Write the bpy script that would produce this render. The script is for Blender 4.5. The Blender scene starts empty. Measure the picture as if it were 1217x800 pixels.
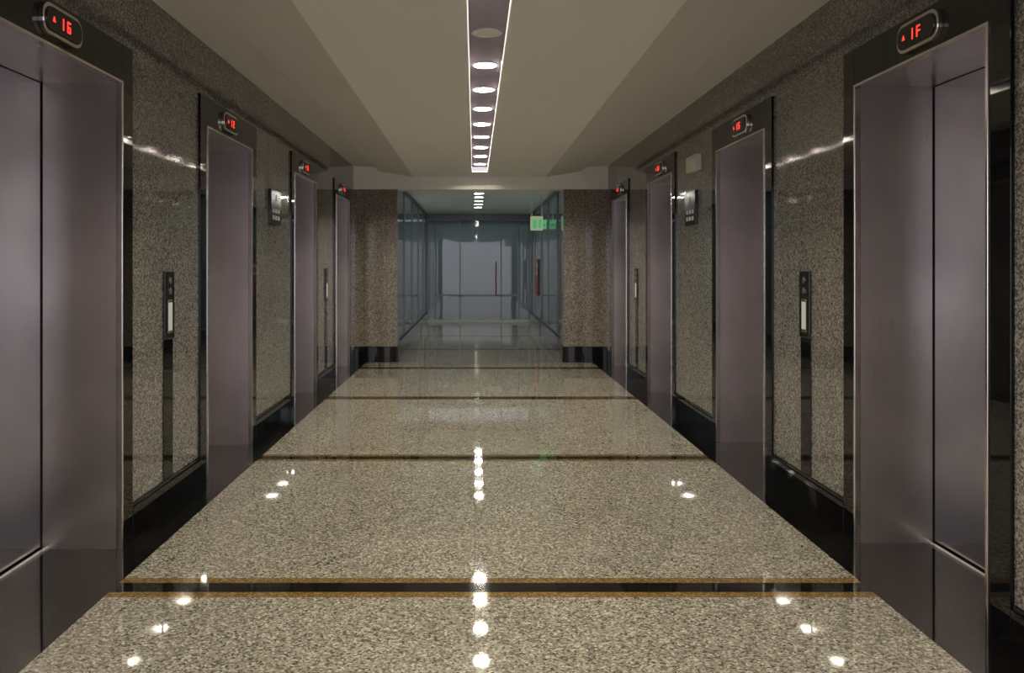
import bpy, math, random
from mathutils import Vector, Matrix
random.seed(3)
F=950.0; H=1.4; WL=1.76; WR=1.94
scene=bpy.context.scene
scene.view_settings.view_transform='Standard'
scene.view_settings.look='None'
scene.view_settings.exposure=0.08

# ---------------- materials ----------------
def newmat(name):
    m=bpy.data.materials.new(name); m.use_nodes=True
    nt=m.node_tree; b=nt.nodes['Principled BSDF']
    return m,nt,b
def setp(b,col=None,rough=None,metal=None,ior=None,spec=None,coat=None):
    if col is not None: b.inputs['Base Color'].default_value=(*col,1)
    if rough is not None: b.inputs['Roughness'].default_value=rough
    if metal is not None: b.inputs['Metallic'].default_value=metal
    if ior is not None: b.inputs['IOR'].default_value=ior
    if spec is not None: b.inputs['Specular IOR Level'].default_value=spec
def plain(name,col,rough=.5,metal=0,noise=0.06,nscale=6):
    m,nt,b=newmat(name); setp(b,col,rough,metal)
    tc=nt.nodes.new('ShaderNodeTexCoord'); n=nt.nodes.new('ShaderNodeTexNoise'); n.inputs['Scale'].default_value=nscale
    r=nt.nodes.new('ShaderNodeValToRGB')
    r.color_ramp.elements[0].color=(*[c*(1-noise) for c in col],1)
    r.color_ramp.elements[1].color=(*[min(1,c*(1+noise)) for c in col],1)
    nt.links.new(tc.outputs['Object'],n.inputs['Vector']); nt.links.new(n.outputs['Fac'],r.inputs['Fac'])
    nt.links.new(r.outputs['Color'],b.inputs['Base Color'])
    return m
def granite(name,cols,scale,rough,ior=1.5,joint=None,jointcol=(.05,.045,.035),axes='XY',bw=.6,bh=.6):
    m,nt,b=newmat(name); setp(b,rough=rough,ior=ior)
    L=nt.links
    tc=nt.nodes.new('ShaderNodeTexCoord')
    nz=nt.nodes.new('ShaderNodeTexNoise'); nz.inputs['Scale'].default_value=scale*1.3; nz.inputs['Detail'].default_value=3
    L.new(tc.outputs['Object'],nz.inputs['Vector'])
    mixv=nt.nodes.new('ShaderNodeMixRGB'); mixv.blend_type='ADD'; mixv.inputs[0].default_value=.008
    L.new(tc.outputs['Object'],mixv.inputs[1]); L.new(nz.outputs['Color'],mixv.inputs[2])
    v=nt.nodes.new('ShaderNodeTexVoronoi'); v.inputs['Scale'].default_value=scale
    L.new(mixv.outputs[0],v.inputs['Vector'])
    sep=nt.nodes.new('ShaderNodeSeparateColor'); L.new(v.outputs['Color'],sep.inputs[0])
    r=nt.nodes.new('ShaderNodeValToRGB'); cr=r.color_ramp; cr.interpolation='CONSTANT'
    cr.elements[0].position=0; cr.elements[0].color=(*cols[0][1],1)
    cr.elements[1].position=cols[1][0]; cr.elements[1].color=(*cols[1][1],1)
    for p,c in cols[2:]:
        e=cr.elements.new(p); e.color=(*c,1)
    L.new(sep.outputs[0],r.inputs['Fac'])
    big=nt.nodes.new('ShaderNodeTexNoise'); big.inputs['Scale'].default_value=1.7; big.inputs['Detail'].default_value=4
    L.new(tc.outputs['Object'],big.inputs['Vector'])
    mr=nt.nodes.new('ShaderNodeMapRange'); mr.inputs['To Min'].default_value=.85; mr.inputs['To Max'].default_value=1.15
    L.new(big.outputs['Fac'],mr.inputs['Value'])
    mul=nt.nodes.new('ShaderNodeMixRGB'); mul.blend_type='MULTIPLY'; mul.inputs[0].default_value=1
    L.new(r.outputs['Color'],mul.inputs[1]); L.new(mr.outputs[0],mul.inputs[2])
    out=mul.outputs[0]
    if joint:
        s=nt.nodes.new('ShaderNodeSeparateXYZ'); L.new(tc.outputs['Object'],s.inputs[0])
        c=nt.nodes.new('ShaderNodeCombineXYZ')
        L.new(s.outputs[axes[0]],c.inputs['X']); L.new(s.outputs[axes[1]],c.inputs['Y'])
        br=nt.nodes.new('ShaderNodeTexBrick'); br.offset=0
        br.inputs['Scale'].default_value=1; br.inputs['Mortar Size'].default_value=joint
        br.inputs['Brick Width'].default_value=bw; br.inputs['Row Height'].default_value=bh
        L.new(c.outputs[0],br.inputs['Vector'])
        mj=nt.nodes.new('ShaderNodeMixRGB'); L.new(br.outputs['Fac'],mj.inputs[0])
        L.new(out,mj.inputs[1]); mj.inputs[2].default_value=(*jointcol,1)
        out=mj.outputs[0]
    L.new(out,b.inputs['Base Color'])
    return m
def emis(name,col,st):
    m,nt,b=newmat(name); setp(b,(0.02,.02,.02),.4)
    b.inputs['Emission Color'].default_value=(*col,1); b.inputs['Emission Strength'].default_value=st
    return m
def steel(name,col,rough,metal=1.0):
    m,nt,b=newmat(name); setp(b,col,rough,metal)
    L=nt.links
    tc=nt.nodes.new('ShaderNodeTexCoord'); mp=nt.nodes.new('ShaderNodeMapping')
    mp.inputs['Scale'].default_value=(420,420,5)
    n=nt.nodes.new('ShaderNodeTexNoise'); n.inputs['Scale'].default_value=1; n.inputs['Detail'].default_value=2
    L.new(tc.outputs['Object'],mp.inputs[0]); L.new(mp.outputs[0],n.inputs['Vector'])
    r=nt.nodes.new('ShaderNodeMapRange'); r.inputs['To Min'].default_value=rough*.88; r.inputs['To Max'].default_value=rough*1.12
    L.new(n.outputs['Fac'],r.inputs['Value']); L.new(r.outputs[0],b.inputs['Roughness'])
    n2=nt.nodes.new('ShaderNodeTexNoise'); n2.inputs['Scale'].default_value=1.8; n2.inputs['Detail'].default_value=4
    L.new(tc.outputs['Object'],n2.inputs['Vector'])
    cr=nt.nodes.new('ShaderNodeValToRGB')
    cr.color_ramp.elements[0].position=.3; cr.color_ramp.elements[1].position=.7
    cr.color_ramp.elements[0].color=(*[c*.85 for c in col],1); cr.color_ramp.elements[1].color=(*[min(1,c*1.12) for c in col],1)
    L.new(n2.outputs['Fac'],cr.inputs['Fac']); L.new(cr.outputs[0],b.inputs['Base Color'])
    return m
def glass(name,col,fac=.25,tint=(.78,.92,.92)):
    m,nt,b=newmat(name); setp(b,col,.03)
    L=nt.links
    t=nt.nodes.new('ShaderNodeBsdfTransparent'); t.inputs[0].default_value=(*tint,1)
    g=nt.nodes.new('ShaderNodeBsdfGlossy'); g.inputs['Roughness'].default_value=.02
    fr=nt.nodes.new('ShaderNodeFresnel'); fr.inputs['IOR'].default_value=1.5
    mx=nt.nodes.new('ShaderNodeMixShader'); L.new(fr.outputs[0],mx.inputs[0]); L.new(t.outputs[0],mx.inputs[1]); L.new(g.outputs[0],mx.inputs[2])
    mx2=nt.nodes.new('ShaderNodeMixShader'); mx2.inputs[0].default_value=fac
    L.new(mx.outputs[0],mx2.inputs[1]); L.new(b.outputs[0],mx2.inputs[2])
    L.new(mx2.outputs[0],nt.nodes['Material Output'].inputs['Surface'])
    return m

M_floor=granite('floor_granite',[(0,(.085,.077,.068)),(.12,(.19,.175,.15)),(.38,(.31,.29,.243)),(.7,(.42,.395,.335)),(.9,(.60,.575,.51))],125,.03,1.85,joint=.0015,jointcol=(.16,.14,.11),bw=1.09,bh=50)
M_wall=granite('wall_granite',[(0,(.085,.080,.076)),(.22,(.155,.147,.138)),(.5,(.25,.237,.222)),(.8,(.36,.343,.32))],140,.05,1.75)
M_pier=granite('pier_granite',[(0,(.09,.075,.06)),(.2,(.17,.145,.12)),(.5,(.27,.235,.19)),(.8,(.37,.325,.265))],100,.1,1.5,joint=.003,axes='XZ',bw=.32,bh=5)
M_black=granite('black_granite',[(0,(.004,.004,.005)),(.6,(.007,.007,.008)),(.9,(.013,.013,.014))],140,.03,1.5)
M_bfloor=granite('black_floor_granite',[(0,(.004,.004,.004)),(.6,(.008,.007,.007)),(.9,(.016,.015,.014))],140,.04,1.45,joint=.0012,jointcol=(.03,.028,.024),bw=50,bh=.6)
M_ochre=granite('ochre_granite',[(0,(.14,.088,.032)),(.5,(.22,.14,.052)),(.8,(.30,.195,.078))],120,.05,1.55)
M_ceil=plain('ceiling_paint',(.93,.92,.90),.75,noise=.015,nscale=1.2)
M_ceil2=plain('ceiling_side_shade',(.70,.685,.66),.75,noise=.02,nscale=1.2)  # ceiling colour darkened on the side bands, standing in for their shade
M_chan=plain('channel_paint',(.32,.28,.35),.6)
M_steel=steel('brushed_steel',(.84,.79,.825),.29,.98)
M_door=steel('door_steel',(.34,.325,.32),.17,1.0)
M_chrome=steel('bright_trim',(.82,.78,.72),.2)
M_dark=plain('dark_void',(.01,.01,.01),.6)
M_blackpl=plain('black_plastic',(.012,.012,.013),.15)
M_red=emis('red_led',(1,.03,.02),2.2)
M_dimred=emis('dim_red_led',(.6,.01,.01),.5)
M_white=plain('white_plastic',(.7,.7,.68),.4)
M_btn=emis('button_lens',(1,.95,.78),.35)
M_lamp=emis('lamp_disc',(1,.90,.70),260)
M_lampoff=plain('lamp_unlit',(.75,.7,.6),.3)
M_led=emis('led_edge',(1,.88,.76),1.1)
M_lamp2=emis('lamp_disc_cool',(1,.95,.84),115)
M_glass=glass('teal_glass',(.30,.38,.38),.25,(.80,.90,.90))
M_glass2=glass('blue_glass',(.20,.23,.245),.4,(.85,.89,.91))
M_teal=plain('teal_wall',(.45,.51,.51),.6)
M_greyblue=plain('grey_blue_wall',(.36,.395,.41),.6)
M_frame=plain('frame_metal',(.14,.15,.16),.35,metal=.6)
M_green=emis('exit_green',(.10,.60,.22),.55)
M_signw=emis('sign_panel',(.62,.72,.45),.4)
M_redp=plain('red_paint',(.26,.05,.05),.4)
M_handle=plain('handle_red',(.25,.05,.05),.3)
M_dwhite=plain('sill_stone',(.62,.64,.62),.4)
M_letter=plain('letter_white',(.6,.6,.6),.5)

# ---------------- mesh helper ----------------
class MB:
    def __init__(s,name,mats,parent=None):
        s.n=name; s.m=mats if isinstance(mats,list) else [mats]; s.v=[]; s.f=[]; s.mi=[]; s.p=parent
    def box(s,x0,x1,y0,y1,z0,z1,mi=0):
        x0,x1=sorted((x0,x1)); b=len(s.v)
        s.v+=[(x0,y0,z0),(x1,y0,z0),(x1,y1,z0),(x0,y1,z0),(x0,y0,z1),(x1,y0,z1),(x1,y1,z1),(x0,y1,z1)]
        for q in [(0,3,2,1),(4,5,6,7),(0,1,5,4),(1,2,6,5),(2,3,7,6),(3,0,4,7)]:
            s.f.append([b+i for i in q]); s.mi.append(mi)
        return s
    def poly(s,pts,mi=0):
        b=len(s.v); s.v+=pts; s.f.append(list(range(b,b+len(pts)))); s.mi.append(mi); return s
    def prism(s,prof,fn,a,b,mi=0):
        o=len(s.v); n=len(prof)
        s.v+=[fn(p,q,a) for p,q in prof]+[fn(p,q,b) for p,q in prof]
        s.f.append([o+i for i in range(n)][::-1]); s.f.append([o+n+i for i in range(n)]); s.mi+=[mi,mi]
        for i in range(n):
            j=(i+1)%n; s.f.append([o+i,o+j,o+n+j,o+n+i]); s.mi.append(mi)
        return s
    def build(s,bevel=0,smooth=False):
        me=bpy.data.meshes.new(s.n); me.from_pydata(s.v,[],s.f)
        for m in s.m: me.materials.append(m)
        for p,i in zip(me.polygons,s.mi): p.material_index=i
        import bmesh
        bm=bmesh.new(); bm.from_mesh(me); bmesh.ops.recalc_face_normals(bm,faces=bm.faces); bm.to_mesh(me); bm.free()
        o=bpy.data.objects.new(s.n,me); scene.collection.objects.link(o)
        if bevel:
            md=o.modifiers.new('bevel','BEVEL'); md.width=bevel; md.segments=2; md.limit_method='ANGLE'
        if s.p: o.parent=s.p
        return o
def empty(name):
    e=bpy.data.objects.new(name,None); scene.collection.objects.link(e); e.empty_display_size=.1; return e
def stadium(w,h,r,n=6):
    pts=[]
    for cx,cy,a0 in [(w/2-r,h/2-r,0),(-w/2+r,h/2-r,90),(-w/2+r,-h/2+r,180),(w/2-r,-h/2+r,270)]:
        for i in range(n+1):
            a=math.radians(a0+90*i/n); pts.append((cx+r*math.cos(a),cy+r*math.sin(a)))
    return pts

YB=-4.0      # open lobby end behind the camera
YP=11.6      # piers
YE=19.85     # end glass wall
CL=[-1.3,1.1,3.43,5.74,8.28,10.62]
CR=[-1.3,1.1,3.52,5.83,8.34,10.66]
HW=.53; SM=.12; DT=2.315; ST=2.50; DEP=.38

# ---------------- floor ----------------
xs=[-3.2,-1.568,1.71,3.2]
strips=[-1.4,1.03,3.48,5.83,8.47,10.95,13.4,15.9,18.3]
ys=[YB]; kinds=[]
for s in strips:
    for a,k in [(s-.105,'g'),(s-.050,'o'),(s+.050,'b'),(s+.105,'o')]:
        ys.append(a); kinds.append(k)
ys.append(23.0); kinds.append('g')
fl=MB('floor',[M_floor,M_bfloor,M_ochre])
for j in range(len(ys)-1):
    for i in range(3):
        k=kinds[j]
        mi={'g':0,'o':2,'b':1}[k] if i==1 else 1
        fl.poly([(xs[i],ys[j],0),(xs[i+1],ys[j],0),(xs[i+1],ys[j+1],0),(xs[i],ys[j+1],0)],mi)
fl.poly([(-3.2,YB,-.15),(3.2,YB,-.15),(3.2,23,-.15),(-3.2,23,-.15)],1)
fl.build()

# ---------------- side walls ----------------
def side(sg,W,name,centers):
    w=MB('wall_'+name,[M_wall,M_dark])
    y=YB
    for c in centers:
        w.box(sg*W,sg*(W+.55),y,c-HW,0,2.9); w.box(sg*W,sg*(W+.55),c-HW,c+HW,DT,2.9)
        w.box(sg*(W+.45),sg*(W+.55),c-HW,c+HW,0,DT,1)
        y=c+HW
    w.box(sg*W,sg*(W+.55),y,YP+.3,0,2.9)
    w.build()
    bb=MB('baseboard_'+name,[M_black])
    y=YB
    for c in centers+[99]:
        y1=min(c-HW-SM,YP)
        bb.box(sg*(W-.018),sg*W,y,y1,0,.165); bb.box(sg*(W-.010),sg*W,y,y1,.165,.185)
        y=c+HW+SM
    bb.build(.003)
side(-1,WL,'left',CL); side(1,WR,'right',CR)

def digit_boxes(ch):
    s={'1':'bc','2':'abged','3':'abgcd','5':'afgcd','6':'afgedc','8':'abcdefg','L':'fed','F':'afeg','7':'abc'}[ch]
    w,h,t=.028,.048,.007
    d={'a':(-w/2,w/2,h/2-t,h/2),'g':(-w/2,w/2,-t/2,t/2),'d':(-w/2,w/2,-h/2,-h/2+t),
       'b':(w/2-t,w/2,0,h/2),'c':(w/2-t,w/2,-h/2,0),'f':(-w/2,-w/2+t,0,h/2),'e':(-w/2,-w/2+t,-h/2,0)}
    return [d[c] for c in s]

def elevator(sg,W,c,txt):
    e=empty('elevator')
    X=lambda u: sg*(W+u)
    s=MB('stone_surround',[M_black],e)
    s.box(X(-.016),X(0),c-HW-SM,c-HW,0,ST).box(X(-.016),X(0),c+HW,c+HW+SM,0,ST).box(X(-.016),X(0),c-HW,c+HW,DT,ST)
    s.build(.002)
    t=MB('edge_trim',[M_chrome],e); k=.015
    t.box(X(-.022),X(.01),c-HW,c-HW+k,0.0,DT).box(X(-.022),X(.01),c+HW-k,c+HW,0.0,DT).box(X(-.022),X(.01),c-HW+k,c+HW-k,DT-k,DT)
    t.build(.002)
    j=MB('steel_jambs',[M_steel],e)
    D2=DEP-.006
    j.box(X(.01),X(D2),c-HW,c-HW+.01,0.0,DT).box(X(.01),X(D2),c+HW-.01,c+HW,0.0,DT).box(X(.01),X(D2),c-HW+.01,c+HW-.01,DT-.01,DT)
    j.build()
    gp=MB('door_gap_shadow',[M_dark],e)  # black strips added to draw the shadow line between jamb and door
    gp.box(X(D2),X(DEP+.03),c-HW,c-HW+.006,0,DT).box(X(D2),X(DEP+.03),c+HW-.012,c+HW,0,DT).box(X(D2),X(DEP+.03),c-HW+.006,c+HW-.012,DT-.012,DT)
    gp.build()
    for i,(a,b) in enumerate([(c-HW+.006,c-.003),(c+.003,c+HW-.012)]):
        d=MB('door_panel_%d'%(i+1),[M_door],e); d.box(X(DEP),X(DEP+.035),a,b,.015,DT-.012); d.build(.002)
    sl=MB('door_sill',[M_chrome],e)
    sl.box(X(DEP-.035),X(DEP+.04),c-HW+.01,c+HW-.01,0.001,.006)
    sl.box(X(DEP-.02),X(DEP-.014),c-HW+.01,c+HW-.01,.006,.009)
    sl.build()
    z=2.405; yc=c-.08
    fn=lambda p,q,u:(X(u),yc+p,z+q)
    ind=MB('indicator_housing',[M_chrome,M_blackpl],e)
    ind.prism(stadium(.32,.130,.055),fn,-.016,-.040,0)
    ind.prism(stadium(.290,.100,.045),fn,-.040,-.046,1)
    ind.build(.004)
    dg=MB('indicator_digits',[M_red],e)
    for n,ch in enumerate(txt):
        off=(n-.5)*.056
        for a,b,z0,z1 in digit_boxes(ch):
            p0,p1=(off+a,off+b)
            if sg>0: p0,p1=-p1,-p0
            dg.box(X(-.046),X(-.0475),yc+p0,yc+p1,z+z0,z+z1)
    ay=-.072 if sg<0 else .072
    dg.prism([(ay*1.25-.011,-.010),(ay*1.25+.011,-.010),(ay*1.25,.013)],fn,-.046,-.0475)
    dg.build()
for c,t in zip(CL,['18','16','16','12','16','15']): elevator(-1,WL,c,t)
for c,t in zip(CR,['12','15','1F','15','18','12']): elevator(1,WR,c,t)

# ---------------- call panels ----------------
def call_panel(sg,W,y):
    e=empty('call_button_panel'); X=lambda u: sg*(W+u)
    w=.07
    MB('stone_strip',[M_black],e).box(X(-.006),X(-.0003),y-w,y+w,.19,.98).build(.001)
    MB('face_plate',[M_blackpl],e).box(X(-.016),X(-.0003),y-w,y+w,.9805,1.37).build(.004)
    a=MB('display_and_buttons',[M_btn,M_chrome,M_dimred],e)
    a.box(X(-.019),X(-.016),y-.028,y+.028,1.03,1.19,0)
    a.box(X(-.018),X(-.016),y-.035,y+.035,1.015,1.028,1)
    a.box(X(-.018),X(-.016),y-.035,y+.035,1.192,1.205,1)
    fn=lambda p,q,u:(X(u),y+p,q)
    for zc in (1.255,1.315):
        a.prism([(.018*math.cos(i*math.pi/8),zc+.018*math.sin(i*math.pi/8)) for i in range(16)],fn,-.016,-.021,1)
    a.build(.001)
    l=MB('engraved_lettering',[M_frame],e)
    for k in range(6):
        l.box(X(-.0015),X(-.0003),y-.016,y+.016,1.50+.035*k,1.508+.035*k)
        l.box(X(-.0015),X(-.0003),y-.004,y+.004,1.508+.035*k,1.525+.035*k)
    l.build()
for sg,W in ((-1,WL),(1,WR)):
    for y in (-.1,4.58,9.45): call_panel(sg,W,y+(.09 if sg>0 else 0))

# ---------------- wall signs ----------------
def wall_sign(sg,W,y):
    e=empty('wall_sign'); X=lambda u: sg*(W+u)
    MB('sign_plate',[M_blackpl],e).box(X(-.03),X(-.0003),y-.17,y+.17,1.76,2.06).build(.004)
    a=MB('sign_lettering',[M_letter],e)
    for r in range(2):
        for k in range(3):
            a.box(X(-.032),X(-.03),y-.13+.09*k,y-.07+.09*k,1.80+.06*r,1.835+.06*r)
    fn=lambda p,q,u:(X(u),y+p,q)
    a.prism([(-.05,1.94),(.05,1.94),(0,2.02)],fn,-.030,-.032)
    a.build()
wall_sign(-1,WL,6.98); wall_sign(1,WR,7.10)
e=empty('emergency_light')
b=MB('housing',[M_white],e); b.box(WR-.06,WR-.0003,6.82,7.12,2.22,2.36); b.build(.01)
b=MB('lens',[M_lampoff],e); b.box(WR-.066,WR-.06,6.85,7.09,2.24,2.33); b.build(.002)

# ---------------- ceiling ----------------
ce=MB('ceiling',[M_ceil,M_chan,M_ceil2])
CH0,CH1=-.038,.180; YS=11.0; ZC=2.69
L0,R0=-.89,1.03
ce.box(L0,CH0,YB,YP,ZC,ZC+.02).box(CH1,R0,YB,YP,ZC,ZC+.02).box(CH0,CH1,YS,YP,ZC,ZC+.02)
ce.box(CH0-.01,CH0,YB,YS,ZC+.02,ZC+.08,1).box(CH1,CH1+.01,YB,YS,ZC+.02,ZC+.08,1).box(CH0-.01,CH1+.01,YB,YS,ZC+.07,ZC+.09,1)
def strip(p,q):
    (x0,z0),(x1,z1)=p,q
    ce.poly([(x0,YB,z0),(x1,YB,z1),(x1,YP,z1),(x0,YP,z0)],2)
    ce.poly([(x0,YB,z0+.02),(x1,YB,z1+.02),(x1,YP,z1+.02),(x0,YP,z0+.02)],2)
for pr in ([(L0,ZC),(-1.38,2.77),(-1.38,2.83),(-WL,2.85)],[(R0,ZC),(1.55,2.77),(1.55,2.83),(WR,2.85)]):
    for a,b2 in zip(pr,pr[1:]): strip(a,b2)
ce.box(-3.2,3.2,YP+.3,23,ZC,ZC+.05)
ce.build()
led=MB('ceiling_light_channel',[M_led])
led.box(CH0,CH0+.006,YB,YS,ZC-.001,ZC+.012).box(CH1-.006,CH1,YB,YS,ZC-.001,ZC+.012).box(CH0+.006,CH1-.006,YS-.006,YS,ZC-.001,ZC+.012)
led.build()
def lamp(x,y,z,mat,r=.085):
    e=empty('recessed_downlight')
    a=MB('trim_ring',[M_white],e); n=28
    for i in range(n):
        a0,a1=2*math.pi*i/n,2*math.pi*(i+1)/n
        P=lambda r_,a_,z_:(x+r_*math.cos(a_),y+r_*math.sin(a_),z_)
        a.poly([P(r,a0,z-.008),P(r,a1,z-.008),P(r+.012,a1,z-.008),P(r+.012,a0,z-.008)])
        a.poly([P(r+.012,a0,z-.008),P(r+.012,a1,z-.008),P(r+.012,a1,z),P(r+.012,a0,z)])
        a.poly([P(r,a0,z-.008),P(r,a1,z-.008),P(r,a1,z),P(r,a0,z)])
    a.build()
    d=MB('lamp_disc',[mat],e)
    d.prism([(r*.99*math.cos(2*math.pi*i/n),r*.99*math.sin(2*math.pi*i/n)) for i in range(n)],lambda p,q,t:(x+p,y+q,t),z-.004,z-.001)
    d.build()
y=3.9-.75*9
while y<10.9:
    off=abs(y-4.65)<.1
    lamp(.071,y,ZC+.07,M_lampoff if off else M_lamp,.076); y+=.75
for y in (14.2,15.0,15.85,16.7,17.6): lamp(.08,y,ZC,M_lamp2,.08)

# ---------------- piers + header ----------------
XL,XR=-1.12,1.29
MB('wall_pier_left',[M_pier]).box(-WL,XL,YP,YP+.3,0,2.51).build()
MB('wall_pier_right',[M_pier]).box(XR,WR,YP,YP+.3,0,2.51).build()
MB('baseboard_piers',[M_black]).box(-WL+.02,XL+.015,YP-.018,YP,0,.23).box(XR-.015,WR-.02,YP-.018,YP,0,.23).box(XL,XL+.015,YP,YP+.3,0,.23).box(XR-.015,XR,YP,YP+.3,0,.23).build(.003)
MB('trim_header',[M_ceil]).box(-WL,WR,YP,YP+.3,2.51,2.9).build()

# ---------------- glazed passage ----------------
GL,GR=-1.19,1.40
def partition(name,x,sg):
    e=empty(name)
    MB('plinth',[M_black],e).box(x-.04,x+.04,YP+.3,YE,0,.24).build(.003)
    fr=MB('frame',[M_frame],e)
    ysn=[YP+.32,13.4,15.1,16.8,18.4,YE-.03]
    for yy in ysn: fr.box(x-.02,x+.02,yy-.018,yy+.018,.24,ZC)
    fr.box(x-.02,x+.02,YP+.32,YE,2.62,ZC).box(x-.02,x+.02,YP+.32,YE,.24,.27)
    fr.build()
    MB('glass_panes',[M_glass],e).box(x-.006,x+.006,YP+.32,YE,.27,2.62).build()
partition('glass_partition',GL,-1); partition('glass_partition',GR,1)
MB('wall_side_room_left',[M_teal]).box(-3.2,-3.1,YP+.3,23,0,2.72).build()
MB('wall_side_room_right',[M_teal]).box(3.1,3.2,YP+.3,23,0,2.72).build()
MB('wall_front_room_left',[M_teal]).box(-3.2,-WL-.55,YP+.2,YP+.3,0,2.72).build()
MB('wall_front_room_right',[M_teal]).box(WR+.55,3.2,YP+.2,YP+.3,0,2.72).build()
MB('wall_back',[M_greyblue]).box(-3.2,3.2,23,23.1,0,2.75).build()
e=empty('door_1')
fr=MB('frame',[M_frame,M_dwhite],e)
for x in (GL+.04,GL+.22,-.36+.0,.66,1.10,GR-.05): fr.box(x-.015,x+.015,YE-.03,YE+.03,.05,2.6)
fr.box(GL,GR,YE-.03,YE+.03,2.55,ZC).box(GL,GR,YE-.035,YE+.035,0,.07,1).box(GL+.22,1.10,YE-.03,YE+.03,.64,.69)
fr.build()
MB('glass_leaves',[M_glass2],e).box(GL,GR,YE-.006,YE+.006,.05,2.55).build()
hd=MB('pull_handle',[M_handle,M_chrome],e)
hd.prism([(.015*math.cos(i*math.pi/6),.015*math.sin(i*math.pi/6)) for i in range(12)],lambda p,q,t:(.53+p,YE-.08+q,t),.65,1.5,0)
hd.box(.52,.54,YE-.08,YE-.03,.75,.77,1).box(.52,.54,YE-.08,YE-.03,1.38,1.40,1)
hd.build()
e=empty('exit_sign')
MB('sign_box',[M_signw],e).box(.98,1.20,14.0,14.04,2.02,2.27).build(.004)
g=MB('sign_pictogram',[M_green],e)
g.box(1.02,1.09,13.995,14.0,2.06,2.21).box(1.12,1.17,13.995,14.0,2.06,2.21).build()
MB('hanger_rods',[M_chrome],e).box(1.0,1.008,14.015,14.023,2.27,ZC).box(1.17,1.178,14.015,14.023,2.27,ZC).build()
e=empty('hanging_sign')
MB('sign_box',[M_green],e).box(1.24,1.37,15.2,15.24,2.10,2.28).build(.004)
MB('sign_text',[M_letter],e).box(1.27,1.34,15.195,15.2,2.15,2.19).build()
MB('hanger_rod',[M_chrome],e).box(1.29,1.298,15.216,15.224,2.28,ZC).build()
e=empty('fire_notice_board')
MB('board',[M_redp],e).box(1.365,1.378,17.3,17.75,.75,1.55).build(.003)
MB('notice_lettering',[M_letter],e).box(1.363,1.365,17.36,17.69,1.36,1.45).box(1.363,1.365,17.36,17.69,1.2,1.27).build()

def area(name,loc,size,power,col,sy=None):
    l=bpy.data.lights.new(name,'AREA'); l.size=size; l.energy=power; l.color=col
    if sy: l.shape='RECTANGLE'; l.size_y=sy
    o=bpy.data.objects.new(name,l); o.location=loc; scene.collection.objects.link(o); return o
area('side_room_light',(-2.15,15.8,2.66),.9,90,(.86,1,.98),sy=5)
area('side_room_light',(2.25,15.8,2.66),.9,52,(.88,1,.98),sy=5)
area('back_room_light',(0,21.9,2.66),4.2,19,(.86,.96,1),sy=1.9)

bpy.context.view_layer.update()
for e in [o for o in scene.objects if o.type=='EMPTY']:
    cs=[v.co for ch in e.children for v in ch.data.vertices]
    lo=Vector([min(c[i] for c in cs) for i in range(3)]); hi=Vector([max(c[i] for c in cs) for i in range(3)])
    loc=Vector(((lo.x+hi.x)/2,(lo.y+hi.y)/2,lo.z)); e.location=loc
    for ch in e.children: ch.matrix_parent_inverse=Matrix.Translation(-loc)

# ---------------- world (dusk sky, bright at the horizon), camera ----------------
w=bpy.data.worlds.new('World'); scene.world=w; w.use_nodes=True
nt=w.node_tree; bg=nt.nodes['Background']; bg.inputs[1].default_value=2.9
tc=nt.nodes.new('ShaderNodeTexCoord'); sx=nt.nodes.new('ShaderNodeSeparateXYZ')
mr=nt.nodes.new('ShaderNodeMapRange'); mr.inputs['From Min'].default_value=-.35; mr.inputs['From Max'].default_value=.35
cr=nt.nodes.new('ShaderNodeValToRGB')
cr.color_ramp.elements[0].position=0; cr.color_ramp.elements[0].color=(.14,.13,.15,1)
cr.color_ramp.elements[1].position=1; cr.color_ramp.elements[1].color=(.20,.19,.24,1)
ee=cr.color_ramp.elements.new(.53); ee.color=(.83,.80,.87,1)
nt.links.new(tc.outputs['Generated'],sx.inputs[0]); nt.links.new(sx.outputs['Z'],mr.inputs['Value'])
nt.links.new(mr.outputs[0],cr.inputs['Fac']); nt.links.new(cr.outputs[0],bg.inputs[0])
cam=bpy.data.cameras.new('Camera'); co=bpy.data.objects.new('Camera',cam); scene.collection.objects.link(co)
co.location=(0,0,H); co.rotation_euler=(math.pi/2,0,0)
cam.sensor_fit='HORIZONTAL'; cam.sensor_width=36; cam.lens=F/1217*36
cam.shift_x=44.5/1217; cam.shift_y=-84/1217
cam.clip_start=.05
scene.camera=co
